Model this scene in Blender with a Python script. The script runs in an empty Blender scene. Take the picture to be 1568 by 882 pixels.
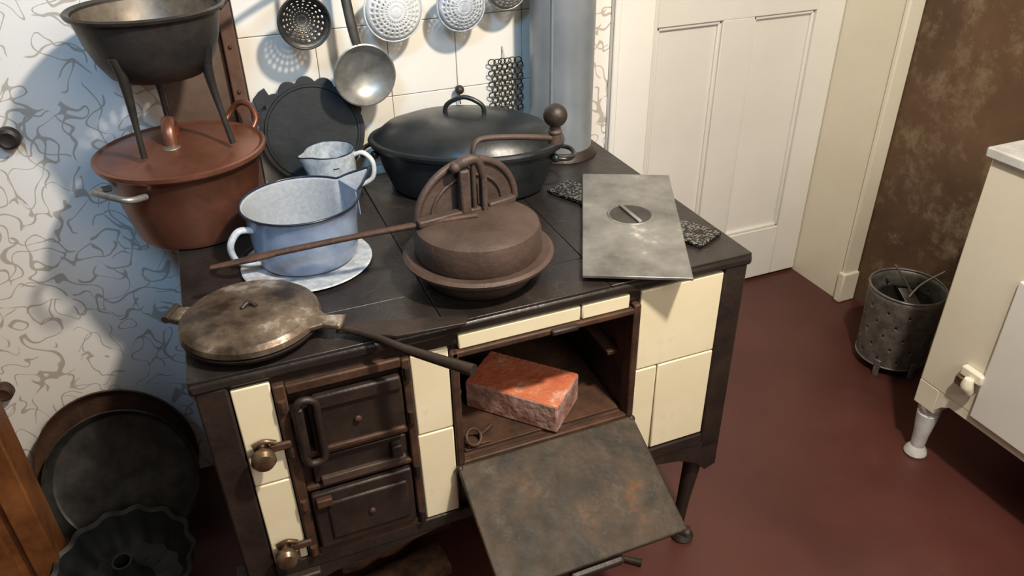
import bpy, bmesh, math, random
from mathutils import Vector, Matrix, Euler
random.seed(4)
col = bpy.context.scene.collection
PI = math.pi

# ------------------------------------------------------------ materials
def mat(name, c1, c2=None, rough=.5, metal=0.0, scale=8.0, bump=0.0, bscale=None, c3=None, contrast=(.35, .65),
        rvar=.15, coat=0.0, spec=.5, detail=6, grime=None):
    m = bpy.data.materials.new(name); m.use_nodes = True
    nt = m.node_tree; N = nt.nodes; L = nt.links
    b = N["Principled BSDF"]
    b.inputs["Roughness"].default_value = rough
    b.inputs["Metallic"].default_value = metal
    b.inputs["Coat Weight"].default_value = coat
    b.inputs["Specular IOR Level"].default_value = spec
    tc = N.new("ShaderNodeTexCoord")
    nz = N.new("ShaderNodeTexNoise"); nz.inputs["Scale"].default_value = scale; nz.inputs["Detail"].default_value = detail
    nz.inputs["Roughness"].default_value = .65
    L.new(tc.outputs["Object"], nz.inputs["Vector"])
    r = N.new("ShaderNodeValToRGB")
    r.color_ramp.elements[0].position = contrast[0]; r.color_ramp.elements[1].position = contrast[1]
    c2 = c2 or c1
    r.color_ramp.elements[0].color = (*c1, 1); r.color_ramp.elements[1].color = (*c2, 1)
    if c3:
        e = r.color_ramp.elements.new(min(.98, contrast[1] + .08)); e.color = (*c3, 1)
    L.new(nz.outputs["Fac"], r.inputs["Fac"]); out = r.outputs["Color"]
    if grime:
        g2 = N.new("ShaderNodeTexNoise"); g2.inputs["Scale"].default_value = grime[1]; g2.inputs["Detail"].default_value = 12; g2.inputs["Roughness"].default_value = .75
        L.new(tc.outputs["Object"], g2.inputs["Vector"])
        gr = N.new("ShaderNodeMapRange"); gr.inputs["From Min"].default_value = grime[2]; gr.inputs["From Max"].default_value = grime[3]
        gr.inputs["To Max"].default_value = grime[4]; L.new(g2.outputs["Fac"], gr.inputs["Value"])
        gm = N.new("ShaderNodeMix"); gm.data_type = 'RGBA'; L.new(gr.outputs["Result"], gm.inputs["Factor"]); L.new(out, gm.inputs["A"]); gm.inputs["B"].default_value = (*grime[0], 1)
        out = gm.outputs["Result"]
    L.new(out, b.inputs["Base Color"])
    mr = N.new("ShaderNodeMapRange"); mr.inputs["To Min"].default_value = max(0.03, rough - rvar); mr.inputs["To Max"].default_value = min(1, rough + rvar)
    n2 = N.new("ShaderNodeTexNoise"); n2.inputs["Scale"].default_value = scale * 2.3; n2.inputs["Detail"].default_value = 5
    L.new(tc.outputs["Object"], n2.inputs["Vector"]); L.new(n2.outputs["Fac"], mr.inputs["Value"]); L.new(mr.outputs["Result"], b.inputs["Roughness"])
    if bump:
        n3 = N.new("ShaderNodeTexNoise"); n3.inputs["Scale"].default_value = bscale or 60; n3.inputs["Detail"].default_value = 6
        L.new(tc.outputs["Object"], n3.inputs["Vector"])
        bp = N.new("ShaderNodeBump"); bp.inputs["Strength"].default_value = bump; bp.inputs["Distance"].default_value = .004
        L.new(n3.outputs["Fac"], bp.inputs["Height"]); L.new(bp.outputs["Normal"], b.inputs["Normal"])
    return m

M = {}
M['top'] = mat("stove_top_iron", (.012, .010, .0095), (.030, .024, .021), rough=.36, metal=.1, scale=7, bump=.25, bscale=90, c3=(.055, .046, .040), contrast=(.35, .62), grime=((.14, .115, .09), 22, .60, .74, .55))
M['iron'] = mat("cast_iron_dark", (.014, .010, .009), (.036, .023, .017), rough=.5, metal=.15, scale=12, bump=.3, bscale=80)
M['rust'] = mat("rusty_iron", (.032, .017, .011), (.090, .042, .023), rough=.6, metal=.15, scale=14, bump=.35, bscale=90)
M['oven'] = mat("oven_interior", (.022, .012, .008), (.085, .038, .020), rough=.75, scale=9, bump=.3)
M['ovdoor'] = mat("oven_door_patina", (.022, .018, .013), (.062, .042, .027), rough=.60, metal=0, scale=13, c3=(.12, .055, .024), contrast=(.40, .60), bump=.4, bscale=60, spec=.3, detail=12, grime=((.13, .115, .085), 18, .56, .72, .6))
M['roast'] = mat("roaster_iron", (.050, .032, .025), (.090, .058, .045), rough=.6, metal=.15, scale=10, bump=.3, bscale=110)
M['waffle'] = mat("worn_waffle_iron", (.045, .030, .020), (.17, .13, .095), rough=.36, metal=.5, scale=11, c3=(.42, .37, .31), contrast=(.40, .58), bump=.2, bscale=80, detail=9)
M['black'] = mat("black_enamel", (.008, .010, .011), (.016, .019, .020), rough=.33, scale=16, bump=.08)
M['matblack'] = mat("black_griddle_iron", (.009, .011, .012), (.018, .020, .020), rough=.6, scale=16, bump=.2)
M['copper'] = mat("old_copper", (.14, .054, .031), (.25, .096, .056), rough=.34, metal=.55, scale=5, bump=.05, c3=(.33, .165, .11), grime=((.09, .042, .028), 9, .5, .7, .7))
M['colander'] = mat("dark_tinned_iron", (.018, .015, .013), (.050, .042, .035), rough=.45, metal=.4, scale=10, bump=.2)
M['tinin'] = mat("worn_tin", (.08, .06, .042), (.24, .20, .15), rough=.45, metal=.4, scale=14)
M['cream'] = mat("cream_tile", (.75, .67, .46), (.82, .75, .56), rough=.26, scale=4, rvar=.06, grime=((.42, .31, .16), 11, .58, .78, .7))
M['bluen'] = mat("blue_enamel", (.17, .22, .32), (.27, .33, .44), rough=.22, scale=26, contrast=(.3, .7), detail=3)
M['bluein'] = mat("pale_enamel", (.28, .30, .32), (.36, .38, .40), rough=.35, scale=140, contrast=(.3, .7), detail=2)
M['white'] = mat("white_enamel", (.48, .49, .48), (.66, .67, .66), rough=.25, scale=20)
M['cup'] = mat("grey_speckled_enamel", (.27, .31, .34), (.50, .54, .56), rough=.25, scale=70)
M['chip'] = mat("chipped_plate", (.28, .31, .34), (.54, .57, .60), rough=.35, scale=60)
M['dkrim'] = mat("dark_blue_rim", (.01, .014, .03), rough=.3)
M['steel'] = mat("brushed_steel", (.13, .13, .125), (.32, .32, .305), rough=.36, metal=.55, scale=7, bump=.05, c3=(.72, .71, .68), contrast=(.35, .6), detail=9)
M['scroll'] = mat("scrolled_plate", (.012, .012, .012), (.26, .25, .22), rough=.4, metal=.6, scale=190, contrast=(.50, .58), bump=.5, bscale=190, detail=2)
M['galv'] = mat("galvanised_pipe", (.24, .27, .30), (.33, .36, .39), rough=.40, metal=.45, scale=5, bump=.05)
M['gray'] = mat("gray_tin", (.17, .16, .145), (.36, .35, .32), rough=.38, metal=.6, scale=16)
M['dkgray'] = mat("dark_tin", (.026, .025, .023), (.075, .070, .062), rough=.4, metal=.5, scale=16)
M['brass'] = mat("tarnished_knob", (.10, .06, .035), (.28, .20, .13), rough=.36, metal=.7, scale=30)
M['brick'] = mat("brick_clay", (.42, .095, .040), (.54, .165, .075), rough=.85, scale=16, contrast=(.40, .60), bump=.9, bscale=90, c3=(.60, .36, .28))
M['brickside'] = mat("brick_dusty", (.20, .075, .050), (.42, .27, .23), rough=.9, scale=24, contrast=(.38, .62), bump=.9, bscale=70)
M['bucket'] = mat("galvanised_bucket", (.10, .095, .082), (.22, .21, .19), rough=.45, metal=.45, scale=30)
M['paint'] = mat("door_paint", (.71, .70, .66), (.76, .75, .71), rough=.4, scale=3)
M['creampaint'] = mat("cream_paint", (.73, .68, .55), (.78, .74, .62), rough=.35, scale=3)
M['chair'] = mat("orange_wood", (.10, .035, .012), (.26, .10, .032), rough=.4, scale=9)
M['log'] = mat("split_log", (.035, .018, .010), (.17, .08, .04), rough=.9, scale=25, bump=.9, bscale=40)
M['kindling'] = mat("kindling", (.50, .27, .12), (.62, .36, .17), rough=.8, scale=20)
M['board'] = mat("brown_board", (.08, .052, .038), (.16, .11, .085), rough=.6, scale=6)
M['grout'] = mat("tile_grout", (.30, .26, .20), (.40, .35, .27), rough=.8, scale=20)
M['post'] = mat("rusty_post", (.06, .030, .020), (.13, .07, .048), rough=.6, scale=14)

def special_floor():
    return mat("painted_red_floor", (.062, .018, .0145), (.092, .028, .022), rough=.42, scale=2.2, bump=.12, bscale=25, c3=(.110, .042, .033), grime=((.15, .075, .06), 6, .60, .80, .45))
def wallpaper():
    m = bpy.data.materials.new("scroll_wallpaper"); m.use_nodes = True
    N = m.node_tree.nodes; L = m.node_tree.links; b = N["Principled BSDF"]; b.inputs["Roughness"].default_value = .75
    tc = N.new("ShaderNodeTexCoord")
    def band(scale, w, seed, dist, lo=.37):
        mp = N.new("ShaderNodeMapping"); mp.inputs["Location"].default_value = (seed, seed * .7, seed * 1.3)
        L.new(tc.outputs["Object"], mp.inputs["Vector"])
        n = N.new("ShaderNodeTexNoise"); n.inputs["Scale"].default_value = scale; n.inputs["Detail"].default_value = 0.0
        n.inputs["Distortion"].default_value = dist
        L.new(mp.outputs[0], n.inputs["Vector"])
        s = N.new("ShaderNodeMath"); s.operation = 'SUBTRACT'; s.inputs[1].default_value = .5; L.new(n.outputs["Fac"], s.inputs[0])
        a = N.new("ShaderNodeMath"); a.operation = 'ABSOLUTE'; L.new(s.outputs[0], a.inputs[0])
        r = N.new("ShaderNodeMapRange"); r.inputs["From Min"].default_value = w * .7; r.inputs["From Max"].default_value = w
        r.inputs["To Min"].default_value = 1; r.inputs["To Max"].default_value = 0
        L.new(a.outputs[0], r.inputs["Value"])
        mk = N.new("ShaderNodeTexNoise"); mk.inputs["Scale"].default_value = 14; mk.inputs["Detail"].default_value = 0; L.new(mp.outputs[0], mk.inputs["Vector"])
        mr = N.new("ShaderNodeMapRange"); mr.inputs["From Min"].default_value = lo; mr.inputs["From Max"].default_value = lo + .03; L.new(mk.outputs["Fac"], mr.inputs["Value"])
        mu = N.new("ShaderNodeMath"); mu.operation = 'MULTIPLY'; L.new(r.outputs["Result"], mu.inputs[0]); L.new(mr.outputs["Result"], mu.inputs[1])
        return mu.outputs[0]
    a = band(17, .024, 0, .6); c = band(18, .021, 5.3, .8)
    mx = N.new("ShaderNodeMath"); mx.operation = 'MAXIMUM'; L.new(a, mx.inputs[0]); L.new(c, mx.inputs[1])
    mc = N.new("ShaderNodeMix"); mc.data_type = 'RGBA'; mc.inputs["A"].default_value = (.72, .70, .66, 1); mc.inputs["B"].default_value = (.43, .39, .335, 1)
    L.new(mx.outputs[0], mc.inputs["Factor"]); L.new(mc.outputs["Result"], b.inputs["Base Color"])
    return m
def brownwall():
    m = mat("weathered_brown_wall", (.060, .031, .015), (.125, .070, .036), rough=.6, scale=2.5, contrast=(.35, .6), c3=(.15, .09, .05), grime=((.27, .20, .13), 9, .50, .72, 1.0))
    return m
M['floor'] = special_floor(); M['paper'] = wallpaper(); M['brown'] = brownwall()

# ------------------------------------------------------------ mesh helpers
class G:
    def __init__(s, name, loc=(0, 0, 0), rotz=0, rot=None):
        s.e = bpy.data.objects.new(name, None); col.objects.link(s.e); s.e.empty_display_size = .05
        s.e.location = loc; s.e.rotation_euler = rot or (0, 0, rotz)
def link(bm, name, g, m, loc=(0, 0, 0), rot=(0, 0, 0), smooth=True, bevel=0, solid=0, subd=0, ang=35):
    me = bpy.data.meshes.new(name)
    bmesh.ops.recalc_face_normals(bm, faces=bm.faces)
    bm.to_mesh(me); bm.free()
    me.materials.append(m)
    if smooth:
        me.shade_smooth()
        try: me.set_sharp_from_angle(angle=math.radians(ang))
        except Exception: pass
    o = bpy.data.objects.new(name, me); col.objects.link(o)
    o.location = loc; o.rotation_euler = rot
    if g: o.parent = g.e
    if solid:
        md = o.modifiers.new("s", 'SOLIDIFY'); md.thickness = solid; md.offset = 0
    if subd:
        md = o.modifiers.new("d", 'SUBSURF'); md.levels = subd; md.render_levels = subd
    if bevel:
        md = o.modifiers.new("b", 'BEVEL'); md.width = bevel; md.segments = 2; md.limit_method = 'ANGLE'
    return o
def box(g, name, lo, hi, m, bevel=.002, rot=(0, 0, 0)):
    c = [(a + b) / 2 for a, b in zip(lo, hi)]
    bm = bmesh.new(); bmesh.ops.create_cube(bm, size=1)
    for v in bm.verts: v.co = Vector([v.co[i] * abs(hi[i] - lo[i]) for i in range(3)])
    return link(bm, name, g, m, loc=c, rot=rot, bevel=bevel)
def lathe(g, name, prof, m, loc=(0, 0, 0), rot=(0, 0, 0), seg=64, sx=1, sy=1, solid=0, flute=None, smooth=True, ang=35, zf=None):
    bm = bmesh.new(); rings = []
    for r, z in prof:
        if r < 1e-6: rings.append([bm.verts.new((0, 0, z))])
        else:
            ring = []
            for i in range(seg):
                a = 2 * PI * i / seg; rr = r * (flute(a, r, z) if flute else 1)
                ring.append(bm.verts.new((rr * math.cos(a) * sx, rr * math.sin(a) * sy, z + (zf(a, r, z) if zf else 0))))
            rings.append(ring)
    for A, B in zip(rings, rings[1:]):
        for i in range(seg):
            j = (i + 1) % seg
            if len(A) == 1 and len(B) == 1: continue
            if len(A) == 1: bm.faces.new((A[0], B[i], B[j]))
            elif len(B) == 1: bm.faces.new((A[i], A[j], B[0]))
            else: bm.faces.new((A[i], A[j], B[j], B[i]))
    return link(bm, name, g, m, loc=loc, rot=rot, solid=solid, smooth=smooth, ang=ang)
def perforated(g, name, prof, m, loc=(0, 0, 0), rot=(0, 0, 0), seg=24, rings=None, solid=.0015, inset=.3, pick=None):
    """revolved sheet whose chosen cells are punched out"""
    bm = bmesh.new(); R = []; cells = []
    for r, z in prof:
        R.append([bm.verts.new((r * math.cos(2 * PI * i / seg), r * math.sin(2 * PI * i / seg), z)) for i in range(seg)])
    for k, (A, B) in enumerate(zip(R, R[1:])):
        for i in range(seg):
            j = (i + 1) % seg; f = bm.faces.new((A[i], A[j], B[j], B[i]))
            if (pick(k, i) if pick else True) and (rings is None or k in rings): cells.append(f)
    bm.faces.new(R[0])
    for f in cells:
        vs = list(f.verts); c = f.calc_center_median()
        rad = min((vs[0].co - vs[1].co).length, (vs[1].co - vs[2].co).length) * inset
        per = []
        for q in range(4):
            a = vs[q].co; b = vs[(q + 1) % 4].co; per += [a, (a + b) / 2]
        inner = [bm.verts.new(c + (p - c).normalized() * rad) for p in per]
        bm.faces.remove(f)
        for q in range(4):
            a = vs[q]; b = vs[(q + 1) % 4]; i0 = inner[2 * q]; i1 = inner[2 * q + 1]; i2 = inner[(2 * q + 2) % 8]
            bm.faces.new((a, b, i1)); bm.faces.new((a, i1, i0)); bm.faces.new((b, i2, i1))
    return link(bm, name, g, m, loc=loc, rot=rot, solid=solid, ang=60)
def tube(g, name, pts, r, m, seg=12, closed=False, res=6, flat=1.0, up=(0, 0, 1)):
    P = [Vector(p) for p in pts]; n = len(P)
    rad = r if isinstance(r, (list, tuple)) else [r] * n
    out = []; ro = []
    rng = n if closed else n - 1
    for i in range(rng):
        if closed: p0, p1, p2, p3 = P[(i - 1) % n], P[i], P[(i + 1) % n], P[(i + 2) % n]
        else: p0, p1, p2, p3 = P[max(i - 1, 0)], P[i], P[i + 1], P[min(i + 2, n - 1)]
        for k in range(res):
            t = k / res
            out.append(.5 * ((2 * p1) + (-p0 + p2) * t + (2 * p0 - 5 * p1 + 4 * p2 - p3) * t * t + (-p0 + 3 * p1 - 3 * p2 + p3) * t ** 3))
            ro.append(rad[i] * (1 - t) + rad[(i + 1) % n] * t)
    if not closed: out.append(P[-1]); ro.append(rad[-1])
    bm = bmesh.new(); N = len(out); rings = []; prev = None
    for i, p in enumerate(out):
        if closed: tg = out[(i + 1) % N] - out[i - 1]
        else: tg = out[min(i + 1, N - 1)] - out[max(i - 1, 0)]
        tg.normalize()
        if prev is None:
            u = Vector(up)
            if abs(u.dot(tg)) > .95: u = Vector((1, 0, 0))
            x = (u - tg * u.dot(tg)).normalized()
        else: x = (prev - tg * prev.dot(tg)).normalized()
        prev = x; y = tg.cross(x)
        rings.append([bm.verts.new(p + (x * math.cos(2 * PI * k / seg) * flat + y * math.sin(2 * PI * k / seg)) * ro[i]) for k in range(seg)])
    pr = list(zip(rings, rings[1:]))
    if closed: pr.append((rings[-1], rings[0]))
    for A, B in pr:
        for k in range(seg): bm.faces.new((A[k], A[(k + 1) % seg], B[(k + 1) % seg], B[k]))
    if not closed: bm.faces.new(rings[0]); bm.faces.new(rings[-1][::-1])
    return link(bm, name, g, m, ang=50)
def ball(g, name, c, r, m, sc=(1, 1, 1)):
    bm = bmesh.new(); bmesh.ops.create_uvsphere(bm, u_segments=32, v_segments=20, radius=r)
    for v in bm.verts: v.co = Vector((v.co.x * sc[0], v.co.y * sc[1], v.co.z * sc[2]))
    return link(bm, name, g, m, loc=c, ang=180)
def prism(g, name, pts, th, m, loc=(0, 0, 0), rot=(0, 0, 0), bevel=.0015):
    """2D outline in XY extruded by th along Z"""
    bm = bmesh.new()
    a = [bm.verts.new((x, y, 0)) for x, y in pts]; b = [bm.verts.new((x, y, th)) for x, y in pts]
    bm.faces.new(a[::-1]); bm.faces.new(b)
    for i in range(len(a)):
        j = (i + 1) % len(a); bm.faces.new((a[i], a[j], b[j], b[i]))
    return link(bm, name, g, m, loc=loc, rot=rot, bevel=bevel)
def torus(g, name, c, R, r, m, rot=(0, 0, 0), seg=40):
    pts = [(R * math.cos(2 * PI * i / 12), R * math.sin(2 * PI * i / 12), 0) for i in range(12)]
    o = tube(g, name, pts, r, m, seg=8, closed=True, res=4); o.location = c; o.rotation_euler = rot; return o

# ------------------------------------------------------------ room
box(None, "floor", (-2.2, -2.6, -.05), (2.1, 1.0, 0), M['floor'], bevel=0)
WY = .70
box(None, "wall_back", (-2.2, WY, 0), (1.06, WY + .10, 2.5), M['paper'], bevel=0)
box(None, "wall_back_recess", (1.0, .955, 0), (2.1, 1.05, 2.5), M['paint'], bevel=0)
box(None, "wall_right", (2.03, -2.6, 0), (2.13, .705, 2.5), M['brown'], bevel=0)
box(None, "wall_reveal_right", (1.975, .705, 0), (2.13, 1.0, 2.5), M['creampaint'], bevel=0)
box(None, "wall_reveal_left", (1.06, .70, 0), (1.15, .955, 2.5), M['paint'], bevel=0)
box(None, "ceiling", (-2.2, -2.6, 2.5), (2.13, 1.05, 2.55), M['paint'], bevel=0)
t = G("trim_1", (0, 0, 0))
box(t, "casing", (1.035, .683, 0), (1.150, .70, 2.1), M['paint'], bevel=.004)
box(t, "bead", (1.035, .676, 0), (1.052, .683, 2.1), M['paint'], bevel=.003)
t = G("trim_2", (0, 0, 0))
box(t, "casing", (1.970, .685, 0), (2.029, .703, 2.1), M['creampaint'], bevel=.005)
box(t, "plinth", (1.962, .677, 0), (2.029, .705, .11), M['creampaint'], bevel=.005)

# door
d = G("door_1", (0, 0, 0))
y0 = .925
def stile(n, x0, x1, z0, z1): box(d, n, (x0, y0, z0), (x1, y0 + .028, z1), M['paint'], bevel=.002)
stile("stile_left", 1.20, 1.31, .01, 2.03); stile("stile_right", 1.866, 1.972, .01, 2.03)
stile("stile_mid", 1.53, 1.64, .20, .93); stile("stile_mid_upper", 1.53, 1.64, 1.10, 1.92)
stile("rail_bottom", 1.31, 1.866, .01, .20); stile("rail_lock", 1.31, 1.866, .93, 1.10); stile("rail_top", 1.31, 1.866, 1.92, 2.03)
for i, (a, b) in enumerate(((1.31, 1.53), (1.64, 1.866))):
    for j, (za, zb) in enumerate(((.20, .93), (1.10, 1.92))):
        box(d, "panel_%d%d" % (i, j), (a, y0 + .016, za), (b, y0 + .026, zb), M['paint'], bevel=0)
        for k, (p, q) in enumerate((((a, za), (b, za + .012)), ((a, zb - .012), (b, zb)), ((a, za), (a + .012, zb)), ((b - .012, za), (b, zb)))):
            box(d, "mould_%d%d%d" % (i, j, k), (p[0], y0 + .006, p[1]), (q[0], y0 + .018, q[1]), M['paint'], bevel=.004)

# tiles behind stove, board and post
t = G("wall_tiles", (0, 0, 0))
zs = [0, .15, .30, .45, .60, .757, .913, 1.07, 1.227, 1.384]
xs = [.185, .335, .487, .64, .80, .955]
M['walltile'] = mat("white_wall_tile", (.70, .67, .60), (.75, .72, .65), rough=.24, scale=4, rvar=.05)
box(t, "grout", (.184, .693, 0), (.956, .6995, 1.384), M['grout'], bevel=0)
for i in range(5):
    for j in range(9):
        box(t, "tile_%d%d" % (i, j), (xs[i] + .0006, .686, zs[j] + .0006), (xs[i + 1] - .0006, .696, zs[j + 1] - .0006), M['walltile'], bevel=.0015)
t = G("wall_board", (0, 0, 0))
box(t, "board", (.03, .686, 0), (.155, .699, 1.40), M['board'])
box(t, "post", (.155, .668, 0), (.182, .699, 1.40), M['post'], bevel=.003)
for z in (.88, .97, 1.06, 1.15): ball(t, "rivet", (.168, .667, z), .004, M['rust'])

# ------------------------------------------------------------ stove
S = G("cast_iron_cookstove", (0, 0, 0))
H = .76
W = .962; D = .645
I = M['iron']
box(S, "top_slab", (-.006, -.008, .736), (W, D, .756), M['top'], bevel=.006)
px = [(-.004, .378), (.3795, .672), (.6735, W - .002)]
for i, (a, b) in enumerate(px):
    box(S, "top_plate_front_%d" % i, (a, -.005, .750), (b, .100, H), M['top'], bevel=.0012)
    box(S, "top_plate_%d" % i, (a, .1015, .750), (b, D - .01, H - .0005), M['top'], bevel=.0012)
for i, (x, y, r) in enumerate(((.20, .31, .11), (.52, .30, .11), (.52, .52, .09))):
    lathe(S, "stove_lid_%d" % i, [(0, .7585), (r - .004, .7585), (r - .002, .7608), (r, .7605), (r, .756)], M['top'], loc=(x, y, 0.0002))
# body shells
box(S, "side_left", (.004, .01, .33), (.016, .635, .737), I)
box(S, "side_right", (.944, .01, .33), (.956, .635, .737), I)
box(S, "back_plate", (.004, .625, .33), (.956, .637, .737), I)
box(S, "bottom_plate", (.004, .01, .325), (.956, .635, .337), I)
box(S, "corner_left", (0, -.004, .30), (.046, .02, .737), I, bevel=.004)
box(S, "corner_right", (.908, -.004, .30), (.956, .02, .737), I, bevel=.004)
box(S, "rail_top", (.046, .002, .712), (.908, .02, .737), I)
box(S, "rail_bottom", (.046, -.006, .318), (.908, .02, .346), I, bevel=.003)
box(S, "backing_left", (.046, .008, .34), (.388, .018, .715), I)
box(S, "backing_right", (.730, .008, .34), (.91, .018, .715), I)
box(S, "backing_oven_top", (.388, .008, .692), (.730, .018, .715), I)
box(S, "backing_oven_low", (.388, .008, .34), (.730, .018, .452), I)
T = M['cream']
def tl(n, x0, x1, z0, z1): box(S, n, (x0, -.003, z0), (x1, .009, z1), T, bevel=.0025)
tl("tile_a1", .048, .104, .535, .728); tl("tile_a2", .048, .104, .347, .532)
tl("tile_b1", .318, .381, .548, .712); tl("tile_b2", .318, .381, .347, .545)
tl("tile_c1", .399, .618, .703, .731); tl("tile_c2", .621, .713, .703, .731)
tl("tile_d1", .736, .906, .560, .731); tl("tile_e1", .736, .782, .350, .557); tl("tile_e2", .785, .906, .350, .557)
# fire-box doors
R = M['rust']
box(S, "fire_frame_l", (.106, -.010, .347), (.124, .010, .722), R, bevel=.003)
box(S, "fire_frame_r", (.302, -.010, .347), (.316, .010, .715), R, bevel=.003)
box(S, "fire_frame_t", (.124, -.008, .700), (.302, .010, .718), R, bevel=.003)
box(S, "fire_frame_m", (.124, -.008, .566), (.302, .010, .578), R, bevel=.003)
box(S, "fire_frame_m2", (.124, -.008, .496), (.302, .010, .506), R, bevel=.003)
box(S, "fire_frame_b", (.124, -.008, .347), (.302, .010, .362), R, bevel=.003)
box(S, "fire_door", (.150, -.016, .582), (.298, -.002, .676), I, bevel=.004)
box(S, "fire_door_top_bar", (.158, -.022, .668), (.296, -.008, .694), I, bevel=.004)
box(S, "fire_door_lip", (.158, -.022, .582), (.296, -.012, .592), R, bevel=.003)
ball(S, "fire_door_rivet", (.222, -.020, .632), .006, R, (1, .6, 1))
box(S, "damper_slot", (.140, -.006, .510), (.296, .004, .562), I)
box(S, "damper_slide", (.150, -.014, .506), (.292, -.004, .522), M['roast'], bevel=.002)
box(S, "damper_tab", (.268, -.024, .530), (.286, -.004, .556), I, bevel=.003)
box(S, "ash_door", (.128, -.016, .366), (.298, -.002, .492), I, bevel=.004)
box(S, "ash_door_panel", (.150, -.020, .385), (.288, -.012, .470), I, bevel=.004)
box(S, "ash_door_tab", (.134, -.026, .470), (.160, -.012, .486), R, bevel=.002)
ball(S, "ash_door_rivet", (.222, -.022, .428), .006, R, (1, .6, 1))
tube(S, "latch_bracket", [(.135, -.024, .690), (.160, -.024, .690), (.162, -.024, .655), (.162, -.024, .610), (.160, -.024, .575), (.135, -.024, .575), (.132, -.024, .63)], .0065, I, closed=True, seg=8)
box(S, "latch_plate", (.128, -.030, .590), (.142, -.012, .684), I, bevel=.003)
for z in (.690, .600, .480, .370):
    tube(S, "hinge", [(.309, -.012, z - .012), (.309, -.012, z + .012)], .006, I, seg=10)
    tube(S, "hinge_l", [(.115, -.012, z - .014), (.115, -.012, z + .006)], .006, R, seg=10)
for n, x, z in (("knob_upper", .072, .612), ("knob_lower", .070, .390)):
    lathe(S, n, [(0, 0), (.012, 0), (.012, .004), (.006, .008), (.006, .016), (.013, .020), (.018, .027), (.019, .035), (.015, .042), (.007, .045), (0, .045)], M['brass'], loc=(x, -.002, z), rot=(PI / 2, 0, 0), seg=28)
    box(S, n + "_catch", (x + .012, -.020, z - .004), (x + .045, -.012, z + .010), R, bevel=.003)
    tube(S, n + "_ring", [(x - .012, -.014, z + .014), (x + .006, -.016, z + .020), (x + .022, -.016, z + .012)], .004, M['brass'], seg=8)
box(S, "lower_catch_plate", (.052, -.010, .350), (.092, -.002, .375), M['brass'], bevel=.003)
# oven cavity
O = M['oven']
box(S, "oven_side_l", (.388, .004, .452), (.396, .44, .694), O, bevel=0)
box(S, "oven_side_r", (.722, .004, .452), (.730, .44, .694), O, bevel=0)
box(S, "oven_floor", (.388, .004, .448), (.730, .44, .460), O, bevel=0)
box(S, "oven_ceiling", (.388, .004, .688), (.730, .44, .697), O, bevel=0)
box(S, "oven_back", (.388, .43, .452), (.730, .44, .694), O, bevel=0)
for nm, a, b in (("l", (.383, -.008, .452), (.397, .006, .702)), ("r", (.720, -.010, .450), (.734, .020, .710)), ("t", (.385, -.008, .690), (.732, .006, .702)), ("b", (.388, -.008, .450), (.730, .006, .463))):
    box(S, "oven_rim_" + nm, a, b, R, bevel=.003)
box(S, "oven_shelf_rail_r", (.700, .04, .575), (.722, .40, .583), R, bevel=.001)
box(S, "oven_shelf_rail_l", (.396, .04, .575), (.412, .40, .583), R, bevel=.001)
box(S, "oven_catch", (.56, -.016, .692), (.61, -.004, .702), I, bevel=.003)
box(S, "oven_rack", (.405, .015, .461), (.715, .40, .466), M['rust'], bevel=.001)
ang = math.atan2(.095, .205)
dg = bpy.data.objects.new("oven_door_hinge", None); col.objects.link(dg); dg.parent = S.e; dg.location = (.556, -.010, .456); dg.rotation_euler = (ang, 0, 0)
class Sub: pass
DG = Sub(); DG.e = dg
box(DG, "oven_door", (-.176, -.230, -.006), (.176, 0, .006), M['ovdoor'], bevel=.003)
box(DG, "oven_door_hinge_bar", (-.17, -.010, -.012), (.17, .002, .004), R, bevel=.003)
for x in (-.172, .172): ball(DG, "pivot", (x, -.004, 0), .008, I)
box(DG, "oven_door_handle", (-.05, -.242, -.03), (.05, -.227, -.010), I, bevel=.004)
def leg(n, x, y, sx, sy):
    pts = [(x, y, .325), (x + .004 * sx, y + .004 * sy, .25), (x - .002 * sx, y - .002 * sy, .12), (x - .004 * sx, y - .004 * sy, .03), (x + .012 * sx, y + .010 * sy, .012)]
    tube(S, n, pts, [.030, .020, .014, .013, .018], I, seg=10)
    lathe(S, n + "_foot", [(0, 0), (.024, 0), (.026, .006), (.018, .016), (0, .018)], I, loc=(x + .004 * sx, y + .004 * sy, 0), seg=24)
leg("leg_fr", .915, .03, 1, -1); leg("leg_fl", .045, .03, -1, -1); leg("leg_br", .915, .60, 1, 1); leg("leg_bl", .045, .60, -1, 1)
prism(S, "skirt_right", [(.70, .318), (.955, .318), (.955, .245), (.93, .235), (.905, .262), (.86, .285), (.78, .300)], .012, I, loc=(0, .008, 0), rot=(PI / 2, 0, 0))
prism(S, "skirt_left", [(0, .318), (.35, .318), (.27, .300), (.15, .290), (.06, .262), (.03, .225), (0, .235)], .012, I, loc=(0, .008, 0), rot=(PI / 2, 0, 0))
box(S, "ledge_left", (-.02, -.02, .300), (.12, .05, .318), I, bevel=.004)

# ------------------------------------------------------------ stove pipe
p = G("stove_pipe", (.856, .590, H))
lathe(p, "pipe", [(.072, .012), (.072, 1.0), (.072, 1.739)], M['galv'])
lathe(p, "collar", [(.072, .020), (.075, .018), (.080, .010), (.084, .006), (.086, .001), (.07, .001)], M['iron'])
box(p, "seam", (-.052, -.056, .03), (-.046, -.048, 1.7), M['galv'])

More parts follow.
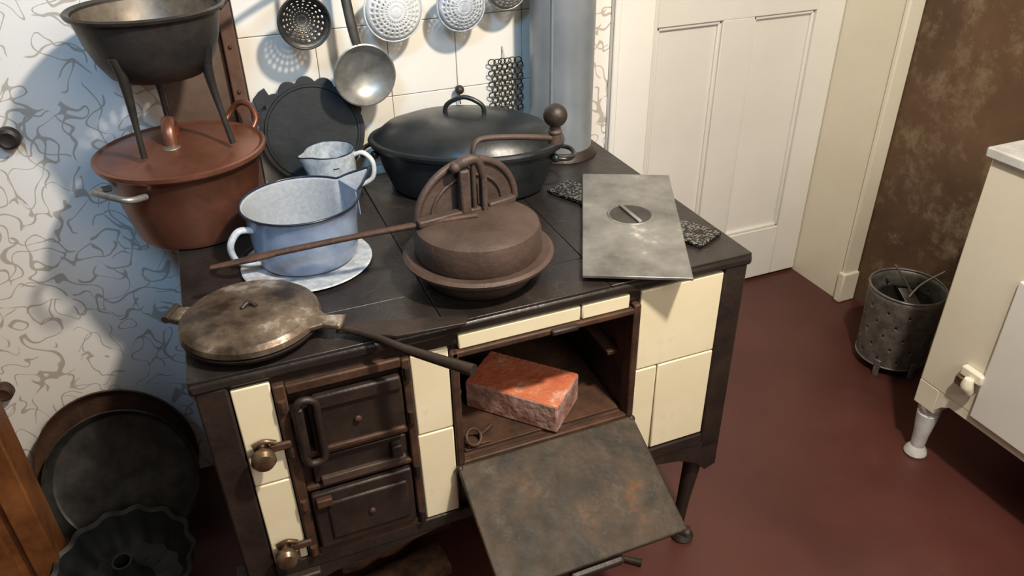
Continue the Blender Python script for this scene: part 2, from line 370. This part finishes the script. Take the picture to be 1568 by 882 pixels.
# ------------------------------------------------------------ copper pot + lid
c = G("copper_stockpot", (.04, .52, H + .0005))
lathe(c, "body", [(0, 0), (.098, 0), (.108, .004), (.113, .014), (.128, .09), (.140, .150), (.142, .152), (.138, .152), (.110, .02), (0, .012)], M['copper'], seg=80)
lathe(c, "lid", [(.150, .150), (.153, .154), (.153, .161), (.148, .163), (.142, .160), (.136, .161), (.09, .172), (.04, .178), (0, .180)], M['copper'], seg=80)
torus(c, "lid_bead", (0, 0, .158), .150, .0035, M['copper'])
tube(c, "lid_handle", [(-.012, -.03, .176), (-.012, -.022, .203), (-.010, 0, .216), (-.008, .022, .203), (-.008, .03, .176)], .0075, M['copper'], flat=1.6, up=(1, 0, 0))
lathe(c, "handle_plate", [(0, .006), (.016, .004), (.018, 0)], M['tinin'], loc=(-.012, -.036, .174), seg=24)
def loop(g, nm, ang, R0, z, w, out, r, m, zz=.0):
    ca, sa = math.cos(ang), math.sin(ang)
    f = lambda o, t, h: (ca * (R0 + o) - sa * t, sa * (R0 + o) + ca * t, z + h)
    return tube(g, nm, [f(-.004, -w, 0), f(out * .7, -w * .95, zz * .5), f(out, -w * .4, zz), f(out, w * .4, zz), f(out * .7, w * .95, zz * .5), f(-.004, w, 0)], r, m)
loop(c, "handle_left", math.radians(222), .136, .125, .045, .040, .006, M['gray'], zz=.012)
loop(c, "handle_right", math.radians(40), .140, .15, .038, .030, .006, M['copper'], zz=.045)

# ------------------------------------------------------------ footed colander on the pot
k = G("footed_colander", (.040, .515, .9355))
prof = [(.022, .126), (.036, .125), (.050, .125), (.064, .126), (.074, .128)]
perforated(k, "perforated_base", prof, M['colander'], seg=22, inset=.34)
lathe(k, "wall", [(.074, .128), (.082, .132), (.098, .158), (.110, .190), (.117, .222), (.119, .232), (.127, .234), (.129, .239), (.125, .242), (.117, .238), (.108, .190), (.080, .138), (.073, .130)], M['colander'], seg=64)
lathe(k, "inside", [(.0745, .1295), (.080, .139), (.107, .191), (.1155, .234)], M['tinin'], seg=64)
for i, (fx, fy) in enumerate(((-.058, -.075), (-.012, .075), (.092, -.060))):
    a = math.atan2(fy, fx); tx, ty = .092 * math.cos(a), .092 * math.sin(a)
    zt = .150
    tube(k, "leg_%d" % i, [(tx * 1.10, ty * 1.10, zt + .030), (tx * 1.0, ty * 1.0, zt - .015), ((tx + fx) / 2, (ty + fy) / 2, .060), (fx, fy, .004)], [.010, .009, .0052, .0055], M['colander'], seg=10)
tube(k, "handle", [(.116, .01, .225), (.14, .03, .240), (.20, .06, .258), (.26, .09, .270)], [.008, .008, .006, .008], M['colander'], flat=.6)

# ------------------------------------------------------------ griddle leaning on back wall
pts = []
NS = 240
for i in range(NS):
    a = 2 * PI * i / NS; r = .110
    if math.radians(12) < a < math.radians(168):
        u_ = (a - math.radians(12)) / math.radians(156)
        r = .104 + .013 * abs(math.sin(u_ * 7 * PI)) ** .7
    pts.append((r * math.cos(a), r * math.sin(a)))
g_ = G("scalloped_griddle", (.300, .655, H + .1095), rot=(math.radians(82), 0, 0))
prism(g_, "plate", pts, .008, M['matblack'], bevel=.001)
prism(g_, "ear_left", [(-.104, .055), (-.073, .080), (-.083, .103), (-.096, .096), (-.110, .082)], .0078, M['matblack'])
lathe(g_, "rim", [(.094, .008), (.096, .011), (.100, .011), (.102, .008)], M['matblack'])

# ------------------------------------------------------------ measuring cup
w = G("enamel_measuring_cup", (.310, .520, H + .0005))
def lip(a, r, z):
    d_ = math.atan2(math.sin(a - math.radians(195)), math.cos(a - math.radians(195)))
    return 1 + (.36 * math.exp(-(d_ / .26) ** 2) if z > .095 else .10 * math.exp(-(d_ / .3) ** 2) if z > .07 else 0)
lathe(w, "body", [(0, 0), (.043, 0), (.046, .004), (.048, .05), (.049, .08), (.050, .114), (.048, .114), (.046, .08), (.044, .006), (0, .004)], M['cup'], flute=lip)
rp = []
for i in range(48):
    a = 2 * PI * i / 48; rr = .0495 * lip(a, 1, .112); rp.append((rr * math.cos(a), rr * math.sin(a), .1143))
tube(w, "rim", rp, .0013, M['dkrim'], closed=True, res=2, seg=8)
tube(w, "handle", [(.044, -.012, .100), (.062, -.028, .108), (.078, -.036, .088), (.074, -.034, .054), (.044, -.018, .034)], .006, M['white'], flat=.8)
for i, z in enumerate((.03, .05, .07, .09)):
    box(w, "mark_%d" % i, (-.004, -.0495, z), (.008, -.0455, z + .002), M['dkrim'], bevel=0)

# ------------------------------------------------------------ blue enamel pot + plate
pl = G("enamel_plate", (.212, .282, H + .001))
lathe(pl, "plate", [(0, .0), (.085, .0), (.095, .001), (.112, .004), (.115, .0055), (.112, .007), (.095, .004), (.085, .003), (0, .003)], M['chip'], seg=72)
b = G("blue_enamel_saucepan", (.218, .302, H + .0052))
def lp(a):
    d_ = math.atan2(math.sin(a - math.radians(20)), math.cos(a - math.radians(20)))
    return max(0, 1 - abs(d_) / .36)
def lip2(a, r, z): return 1 + .42 * lp(a) * min(1, max(0, (z - .03) / .075))
def lipz(a, r, z): return .018 * lp(a) * min(1, max(0, (z - .06) / .05))
lathe(b, "body", [(0, 0), (.076, 0), (.086, .005), (.090, .014), (.0915, .03), (.093, .05), (.094, .07), (.095, .088), (.099, .106), (.102, .109)], M['bluen'], seg=144, flute=lip2, zf=lipz)
lathe(b, "inside", [(0, .003), (.074, .003), (.084, .007), (.088, .015), (.0895, .03), (.091, .05), (.092, .07), (.093, .088), (.097, .106), (.102, .109)], M['bluein'], seg=144, flute=lip2, zf=lipz)
rp = []
for i in range(72):
    a = 2 * PI * i / 72; rr = .1018 * lip2(a, 1, .109); rp.append((rr * math.cos(a), rr * math.sin(a), .1095 + lipz(a, 1, .11)))
tube(b, "rim", rp, .0022, M['dkrim'], closed=True, res=2, seg=8)
a = math.radians(20); ca, sa = math.cos(a), math.sin(a)
prism(b, "spout_strainer", [(-.034, -.040), (.034, -.040), (.030, .008), (-.030, .008)], .002, M['bluen'], loc=(ca * .096, sa * .096, .100), rot=(PI / 2, 0, a + PI / 2), bevel=.0005)
a = math.radians(200); ca, sa = math.cos(a), math.sin(a)
tube(b, "handle", [(ca * .092, sa * .092, .082), (ca * .118, sa * .118, .088), (ca * .136, sa * .136, .066), (ca * .128, sa * .128, .034), (ca * .092, sa * .092, .020)], .007, M['chip'], flat=.8)

# ------------------------------------------------------------ oval roaster
r = G("oval_roasting_pan", (.588, .485, H + .0015), rotz=math.radians(-27))
sx, sy = 1.0, .64
lathe(r, "body", [(0, 0), (.150, 0), (.163, .006), (.180, .05), (.192, .096), (.204, .100), (.204, .104), (.190, .103), (.160, .01), (0, .006)], M['black'], sx=sx, sy=sy, seg=96)
lathe(r, "lid", [(.205, .102), (.207, .107), (.204, .112), (.195, .113), (.188, .120), (.165, .138), (.12, .153), (.06, .161), (0, .163)], M['black'], sx=sx, sy=sy, seg=96)
tube(r, "lid_handle", [(-.040, 0, .153), (-.036, 0, .178), (0, 0, .194), (.036, 0, .178), (.040, 0, .153)], .0048, M['black'])
for s_ in (-1, 1):
    tube(r, "side_handle", [(s_ * .184, -.036, .080), (s_ * .214, -.032, .078), (s_ * .226, 0, .076), (s_ * .214, .032, .078), (s_ * .184, .036, .080)], .0048, M['black'])
    ball(r, "ferrule", (s_ * .189, -.034, .080), .009, M['black']); ball(r, "ferrule", (s_ * .189, .034, .080), .009, M['black'])

# ------------------------------------------------------------ coffee roaster with crank
q = G("coffee_roaster", (.480, .115, H + .0005))
RM = M['roast']
lathe(q, "lower_bowl", [(0, 0), (.078, 0), (.090, .006), (.101, .022), (.106, .034), (.126, .046), (.128, .052), (.122, .056), (.098, .052), (0, .05)], RM, seg=80)
lathe(q, "upper_drum", [(.104, .052), (.108, .060), (.107, .090), (.103, .102), (.092, .109), (.05, .113), (0, .114)], RM, seg=80)
hp = [(.098 * math.cos(PI * i / 32), .090 * math.sin(PI * i / 32)) for i in range(33)]
prism(q, "half_lid", hp, .006, RM, loc=(-.002, .050, .106), rot=(PI / 2, 0, math.radians(13)))
rimp = [(.098 * math.cos(PI * i / 16), 0, .090 * math.sin(PI * i / 16)) for i in range(17)]
o = tube(q, "half_lid_rim", rimp, .0065, RM, res=2, seg=8); o.location = (-.002, .044, .106); o.rotation_euler = (0, 0, math.radians(13))
rimp = [(.070 * math.cos(PI * i / 16), 0, .062 * math.sin(PI * i / 16)) for i in range(17)]
o = tube(q, "half_lid_rib", rimp, .003, RM, res=2, seg=8); o.location = (-.002, .042, .108); o.rotation_euler = (0, 0, math.radians(13))
box(q, "hinge_base", (-.100, .010, .108), (.015, .030, .120), RM, bevel=.003, rot=(0, 0, math.radians(8)))
box(q, "hinge_base_right", (.030, .030, .108), (.085, .046, .120), RM, bevel=.003, rot=(0, 0, math.radians(14)))
box(q, "post_left", (-.022, .012, .108), (-.004, .034, .192), RM, bevel=.004)
box(q, "post_right", (.016, .014, .108), (.026, .034, .172), RM, bevel=.003)
tube(q, "yoke", [(-.034, .02, .192), (-.013, .02, .204), (.010, .02, .204), (.021, .02, .170)], [.007, .010, .008, .006], RM)
ball(q, "yoke_nut", (-.028, .018, .198), .009, RM)
tube(q, "crank", [(.004, .022, .120), (.004, .022, .200), (.010, .026, .228), (.030, .030, .234), (.090, .034, .226), (.160, .038, .212)], [.005, .0055, .0055, .006, .006, .007], RM, flat=.8)
tube(q, "knob_stem", [(.158, .038, .204), (.158, .038, .235)], [.012, .009], RM)
ball(q, "knob_ball", (.158, .038, .252), .0205, M['iron'], (1, 1, .95))
ball(q, "knob_collar", (.158, .038, .224), .012, RM, (1, 1, .5))
tube(q, "long_handle", [(.0, .0, .116), (-.06, .012, .112), (-.20, .040, .098), (-.33, .062, .084)], [.0075, .007, .006, .0065], M['rust'], flat=.8)
tube(q, "long_handle_end", [(-.325, .061, .0845), (-.36, .066, .080), (-.425, .074, .074)], [.008, .009, .005], M['rust'], flat=.6)

# ------------------------------------------------------------ round waffle iron
v = G("round_waffle_iron", (.098, .092, H + .0005))
lathe(v, "lower_half", [(0, 0), (.080, 0), (.092, .005), (.104, .014), (.106, .019), (.098, .021), (0, .021)], M['iron'], seg=72)
lathe(v, "upper_half", [(.100, .021), (.106, .024), (.104, .032), (.096, .038), (.085, .038), (.078, .041), (.04, .0425), (0, .043)], M['waffle'], seg=72)
a = math.radians(-28); ca, sa = math.cos(a), math.sin(a)
f = lambda o_, t_, h_: (ca * o_ - sa * t_, sa * o_ + ca * t_, h_)
prism(v, "lug", [f(.09, -.035, 0)[:2], f(.118, -.014, 0)[:2], f(.146, -.016, 0)[:2], f(.148, .016, 0)[:2], f(.118, .012, 0)[:2], f(.09, .035, 0)[:2]], .010, M['waffle'], loc=(0, 0, .022), bevel=.003)
prism(v, "hinge_lug", [f(-.095, -.022, 0)[:2], f(-.13, -.014, 0)[:2], f(-.135, .014, 0)[:2], f(-.095, .022, 0)[:2]], .012, M['waffle'], loc=(0, 0, .018), bevel=.003)
tube(v, "hinge_pin", [f(-.128, -.020, .028), f(-.128, .020, .028)], .006, M['iron'])
tube(v, "long_handle", [f(.138, 0, .016), (.165, -.105, .014), (.20, -.155, .014), (.276, -.246, .015)], [.006, .006, .007, .0095], M['iron'])
prism(v, "flat_handle", [f(.135, -.008, 0)[:2], (.200, -.120), (.305, -.128), (.315, -.108), (.22, -.080), f(.138, .014, 0)[:2]], .005, M['iron'], loc=(0, 0, .010), bevel=.001)
tube(v, "emblem", [(-.01, .004, .043), (.002, .012, .047), (.012, .002, .043)], .0035, M['iron'])

# ------------------------------------------------------------ steel plates on the right
u = G("scrolled_stove_plate", (.838, .228, H + .001), rotz=math.radians(24.4))
box(u, "plate", (-.036, -.187, 0), (.036, .187, .007), M['scroll'], bevel=.002)
u = G("steel_stove_cover", (.813, .178, H + .0085), rotz=math.radians(-26.5))
box(u, "plate", (-.093, -.219, 0), (.093, .219, .006), M['steel'], bevel=.0015)
lathe(u, "recess_ring", [(.040, .0062), (.043, .0078), (.046, .0062)], M['steel'], loc=(0, .02, 0))
lathe(u, "recess_floor", [(0, .0063), (.034, .0063), (.040, .0068)], M['dkgray'], loc=(0, .02, 0))
box(u, "lift_bar", (-.004, -.020, .0062), (.004, .060, .0100), M['steel'], bevel=.001, rot=(0, 0, math.radians(26)))

# ------------------------------------------------------------ brick & ring in oven
k = G("red_brick", (.550, .098, .4665), rotz=math.radians(-47))
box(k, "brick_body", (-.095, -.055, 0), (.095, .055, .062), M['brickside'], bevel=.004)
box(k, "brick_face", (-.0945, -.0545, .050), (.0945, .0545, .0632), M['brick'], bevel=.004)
k = G("lid_lifter_ring", (.425, .025, .468))
torus(k, "ring", (0, 0, .016), .015, .0035, M['rust'], rot=(math.radians(50), 0, .4))
tube(k, "bar", [(.01, .01, .004), (.03, .02, .005), (.045, .03, .005)], .004, M['rust'])
box(k, "base", (-.015, -.008, 0), (.03, .02, .003), M['rust'])

# ------------------------------------------------------------ wall utensils (openings face the room)
RX = (PI / 2, 0, 0)
def bowlprof(R_, d_, n=7):
    return [(R_ * (.12 + .88 * i / n), d_ * ((.12 + .88 * i / n) ** 2.2)) for i in range(n + 1)]
def skimmer(name, x, z, R_, m, d_, seg=22, inset=.28, domed=False, y=.622, hm=None):
    g = G(name, (x, y, z), rot=RX)
    pr = bowlprof(R_, d_, 6)
    if domed: pr = [(rr, .004 + d_ - zz) for rr, zz in pr]
    perforated(g, "bowl", pr, m, seg=seg, inset=inset, rings=[0, 1, 2, 3, 4])
    torus(g, "rim", (0, 0, pr[-1][1]), R_, .0022, m)
    zt = pr[-1][1]
    tube(g, "handle", [(0, R_ - .002, zt), (0, R_ + .05, zt * .6 + .002), (0, R_ + .16, .0), (0, R_ + .19, -.004)], [.006, .005, .005, .006], hm or m, flat=.4, up=(0, 0, 1))
    tube(g, "hook", [(0, R_ + .18, .008), (0, R_ + .186, .0), (0, R_ + .188, -.0645)], .0025, M['iron'])
    return g
skimmer("perforated_ladle", .308, 1.108, .049, M['dkgray'], .034, seg=20)
skimmer("white_skimmer", .491, 1.108, .060, M['white'], .022, seg=26, domed=True)
skimmer("enamel_skimmer", .635, 1.106, .052, M['chip'], .022, seg=24, domed=True)
skimmer("tin_skimmer", .738, 1.135, .047, M['gray'], .020, seg=20, domed=True)
l = G("iron_ladle", (.413, .622, .993), rot=RX)
lathe(l, "bowl", [(0, 0), (.03, .003), (.052, .014), (.061, .030), (.064, .032), (.061, .033), (.050, .018), (.03, .007), (0, .004)], M['gray'])
tube(l, "handle", [(-.008, .058, .030), (-.014, .10, .024), (-.020, .20, .004), (-.022, .30, -.01)], [.008, .010, .010, .008], M['dkgray'], flat=.35, up=(0, 0, 1))
tube(l, "hook", [(-.022, .29, -.005), (-.022, .292, -.0645)], .0025, M['iron'])
kb = G("wall_hook_knob", (.637, .686, .915))
ball(kb, "ball", (0, -.022, 0), .0105, M['iron']); tube(kb, "stem", [(0, 0, 0), (0, -.02, 0)], .003, M['iron'])
tube(kb, "wire", [(0, -.018, -.008), (.002, -.016, -.035)], .0015, M['iron'])
cm = G("chainmail_pot_scrubber", (.750, .676, .905), rot=RX)
for i in range(6):
    for j in range(10):
        torus(cm, "ring", (-.031 + i * .0125 + (.006 if j % 2 else 0), .060 - j * .0125, .005 + .003 * ((i + j) % 2)), .0080, .0013, M['dkgray'], rot=(.35, .25 * (1 if j % 2 else -1), 0))
tube(cm, "hanger", [(0, .066, .005), (0, .090, -.0095)], .0015, M['gray'])
for hx, hz, mm in ((-.262, .932, 'iron'), (-.447, .375, 'rust')):
    hk = G("iron_wall_hook", (hx, .699, hz), rot=RX)
    lathe(hk, "cup", [(0, .0), (.016, 0), (.022, .012), (.020, .026), (.014, .030), (0, .024)], M[mm], seg=28)

# ------------------------------------------------------------ pans on the floor, left
def tilt_pan(name, c_, R_, tilt, m, depth=.03):
    g = G(name, c_, rot=(tilt, 0, math.radians(-4)))
    lathe(g, "pan", [(0, 0), (R_ * .90, 0), (R_ * .93, .003), (R_ * .985, depth), (R_ * 1.0, depth + .004), (R_ * .985, depth + .007), (R_ * .96, depth), (R_ * .90, .008), (R_ * .86, .005), (0, .004)], m, seg=80)
    return g
tilt_pan("round_baking_pan", (-.252, .560, .151), .165, math.radians(62), M['dkgray'])
tilt_pan("round_baking_pan", (-.260, .622, .170), .174, math.radians(74), M['rust'], .02)
bu = G("bundt_pan", (-.262, .345, .062), rot=(math.radians(9), 0, 0))
fl = lambda a, r, z: 1 + (.035 * math.cos(a * 14) if r > .08 else 0)
lathe(bu, "mould", [(.138, .050), (.143, .053), (.140, .056), (.131, .050), (.120, .0), (.098, -.028), (.07, -.036), (.045, -.028), (.026, .0), (.020, .062), (.016, .062), (.022, .0), (.04, -.034), (.07, -.042), (.102, -.034), (.126, -.002), (.138, .050)], M['matblack'], seg=168, flute=fl)

# ------------------------------------------------------------ wooden cabinet, lower left
wc = G("wooden_cabinet", (0, 0, 0))
CW = M['chair']
box(wc, "carcass", (-.90, .40, .02), (-.395, .46, .60), CW)
box(wc, "stile", (-.435, .386, .0), (-.385, .47, .62), CW, bevel=.004)
box(wc, "stile_inner", (-.50, .392, .02), (-.462, .405, .60), CW, bevel=.004)
box(wc, "rail", (-.90, .388, .30), (-.43, .402, .35), CW, bevel=.004)
box(wc, "rail_low", (-.90, .388, .02), (-.43, .402, .08), CW, bevel=.004)
box(wc, "top", (-.92, .37, .60), (-.38, .48, .625), CW, bevel=.004)

# ------------------------------------------------------------ logs beneath stove
lg = G("firewood_logs", (0, 0, 0))
def log(n, a, b, r_, m):
    A = Vector(a); B = Vector(b); pts_ = [A.lerp(B, i / 6) + Vector((random.uniform(-.004, .004),) * 3) for i in range(7)]
    tube(lg, n, pts_, [r_ * random.uniform(.9, 1.1) for _ in range(7)], m, seg=9, res=3)
log("log_a", (.15, .10, .050), (.37, .14, .052), .045, M['log'])
log("log_b", (.12, .26, .052), (.42, .28, .052), .046, M['log'])
log("log_c", (.16, .175, .118), (.38, .21, .122), .038, M['log'])
box(lg, "kindling_a", (.17, .010, 0), (.27, .035, .02), M['kindling'], rot=(0, 0, .1))
po = G("fire_poker", (0, 0, 0))
tube(po, "rod", [(.60, .16, .008), (.72, .05, .008), (.79, -.01, .009)], [.006, .006, .009], M['iron'])

# ------------------------------------------------------------ perforated bucket by the wall
bk = G("perforated_coal_bucket", (1.868, .362, 0))
bk.e.scale = (.94, .94, .93)
nr = 12; prof = [(.100 + .010 * i / nr, .030 + .255 * i / nr) for i in range(nr + 1)]
perforated(bk, "body", prof, M['bucket'], seg=44, inset=.20, pick=lambda k, i: (k % 2 == 1 and i % 4 == (k // 2) % 2 * 2 and k < 10))
torus(bk, "rim", (0, 0, .285), .110, .004, M['bucket'])
for z in (.035,): torus(bk, "hoop", (0, 0, z), .1015, .003, M['bucket'])
for a in (205, 262, 330, 90):
    a = math.radians(a); o = box(bk, "foot", (-.004, -.009, -.030), (.004, .009, .030), M['bucket']); o.location = (.106 * math.cos(a), .106 * math.sin(a), .030); o.rotation_euler = (0, 0, a)
lathe(bk, "inner_pot", [(0, .06), (.07, .06), (.085, .16), (.083, .235), (.088, .24), (.080, .24), (.076, .16), (0, .10)], M['dkgray'])
tube(bk, "tongs_a", [(-.05, -.02, .20), (.03, -.01, .28), (.10, -.03, .33)], .0035, M['gray'])
tube(bk, "tongs_b", [(.02, -.04, .18), (.01, .0, .27), (-.02, .05, .34)], .0035, M['gray'])
box(bk, "scoop_plate", (-.03, -.045, .25), (.035, .02, .254), M['bucket'], rot=(.5, .3, 0))

# ------------------------------------------------------------ cream cabinet on legs, right
ca_ = G("cream_kitchen_cabinet", (0, 0, 0))
CP = M['creampaint']
box(ca_, "carcass", (1.60, -.95, .235), (2.02, .055, .815), CP, bevel=.004)
box(ca_, "corner_post", (1.6005, -.005, .165), (1.660, .0545, .236), CP, bevel=.003)
box(ca_, "corner_post_front", (1.6005, -.95, .165), (1.660, -.89, .236), CP, bevel=.003)
prism(ca_, "apron", [(-.003, .238), (-.003, .175), (-.02, .198), (-.04, .212), (-.89, .212), (-.89, .238)], .018, CP, loc=(1.601, 0, 0), rot=(PI / 2, 0, PI / 2), bevel=0)
box(ca_, "top", (1.590, -.98, .815), (2.025, .066, .838), M['white'], bevel=.004)
box(ca_, "door_panel", (1.590, -.55, .235), (1.60, -.095, .60), M['paint'], bevel=.004)
for i, (x, y) in enumerate(((1.630, .025), (1.630, -.92), (1.99, .025), (1.99, -.92))):
    lathe(ca_, "leg_%d" % i, [(0, 0), (.024, 0), (.028, .006), (.026, .016), (.017, .030), (.019, .07), (.025, .12), (.026, .138), (.022, .142), (.027, .150), (.029, .166), (0, .166)], M['white'], loc=(x, y, 0), seg=32)
box(ca_, "rear_post_a", (1.965, -.005, .165), (2.015, .0545, .236), CP); box(ca_, "rear_post_b", (1.965, -.95, .165), (2.015, -.89, .236), CP)
box(ca_, "latch_plate", (1.582, -.10, .325), (1.60, -.045, .350), M['creampaint'], bevel=.004)
tube(ca_, "latch_barrel", [(1.585, -.078, .295), (1.574, -.078, .315), (1.574, -.078, .335)], [.012, .014, .010], M['creampaint'])
box(ca_, "latch_body", (1.574, -.066, .300), (1.590, -.044, .325), M['brass'], bevel=.004)

# ------------------------------------------------------------ camera
cd = bpy.data.cameras.new("camera"); cam = bpy.data.objects.new("camera", cd); col.objects.link(cam)
cd.sensor_width = 36; cd.lens = 1177.2 / 1568 * 36; cd.clip_start = .02
Rm = Matrix.Rotation(-.3744, 4, 'Z') @ Matrix.Rotation(PI / 2 - .5471, 4, 'X') @ Matrix.Rotation(-.0186, 4, 'Z')
cam.matrix_world = Matrix.Translation((.1109, -.9764, 1.4347)) @ Rm
bpy.context.scene.camera = cam

# ------------------------------------------------------------ lights
def area(name, loc, tgt, size, power, color):
    ld = bpy.data.lights.new(name, 'AREA'); ld.shape = 'DISK'; ld.size = size; ld.energy = power; ld.color = color
    o = bpy.data.objects.new(name, ld); col.objects.link(o); o.location = loc
    o.rotation_euler = (Vector(tgt) - Vector(loc)).to_track_quat('-Z', 'Y').to_euler(); return o
area("ceiling_lamp_warm", (.86, -.80, 2.30), (.5, .5, .6), .12, 52, (1.0, .88, .73))
area("room_fill_neutral", (.9, -1.9, 2.0), (.8, .4, .5), 1.1, 22, (1.0, .92, .82))
sl = bpy.data.lights.new("cool_spotlight", 'SPOT'); sl.energy = 85; sl.color = (.30, .62, 1.0); sl.spot_size = math.radians(38); sl.spot_blend = .6; sl.shadow_soft_size = .15
so = bpy.data.objects.new("cool_spotlight", sl); col.objects.link(so); so.location = (-.25, -1.1, 2.25)
so.rotation_euler = (Vector((.26, .70, 1.04)) - Vector(so.location)).to_track_quat('-Z', 'Y').to_euler()
wd = bpy.data.worlds.new("world"); bpy.context.scene.world = wd; wd.use_nodes = True
wd.node_tree.nodes["Background"].inputs[0].default_value = (.95, .88, .82, 1); wd.node_tree.nodes["Background"].inputs[1].default_value = .07
bpy.context.scene.view_settings.view_transform = 'Standard'
bpy.context.scene.view_settings.exposure = 0.0
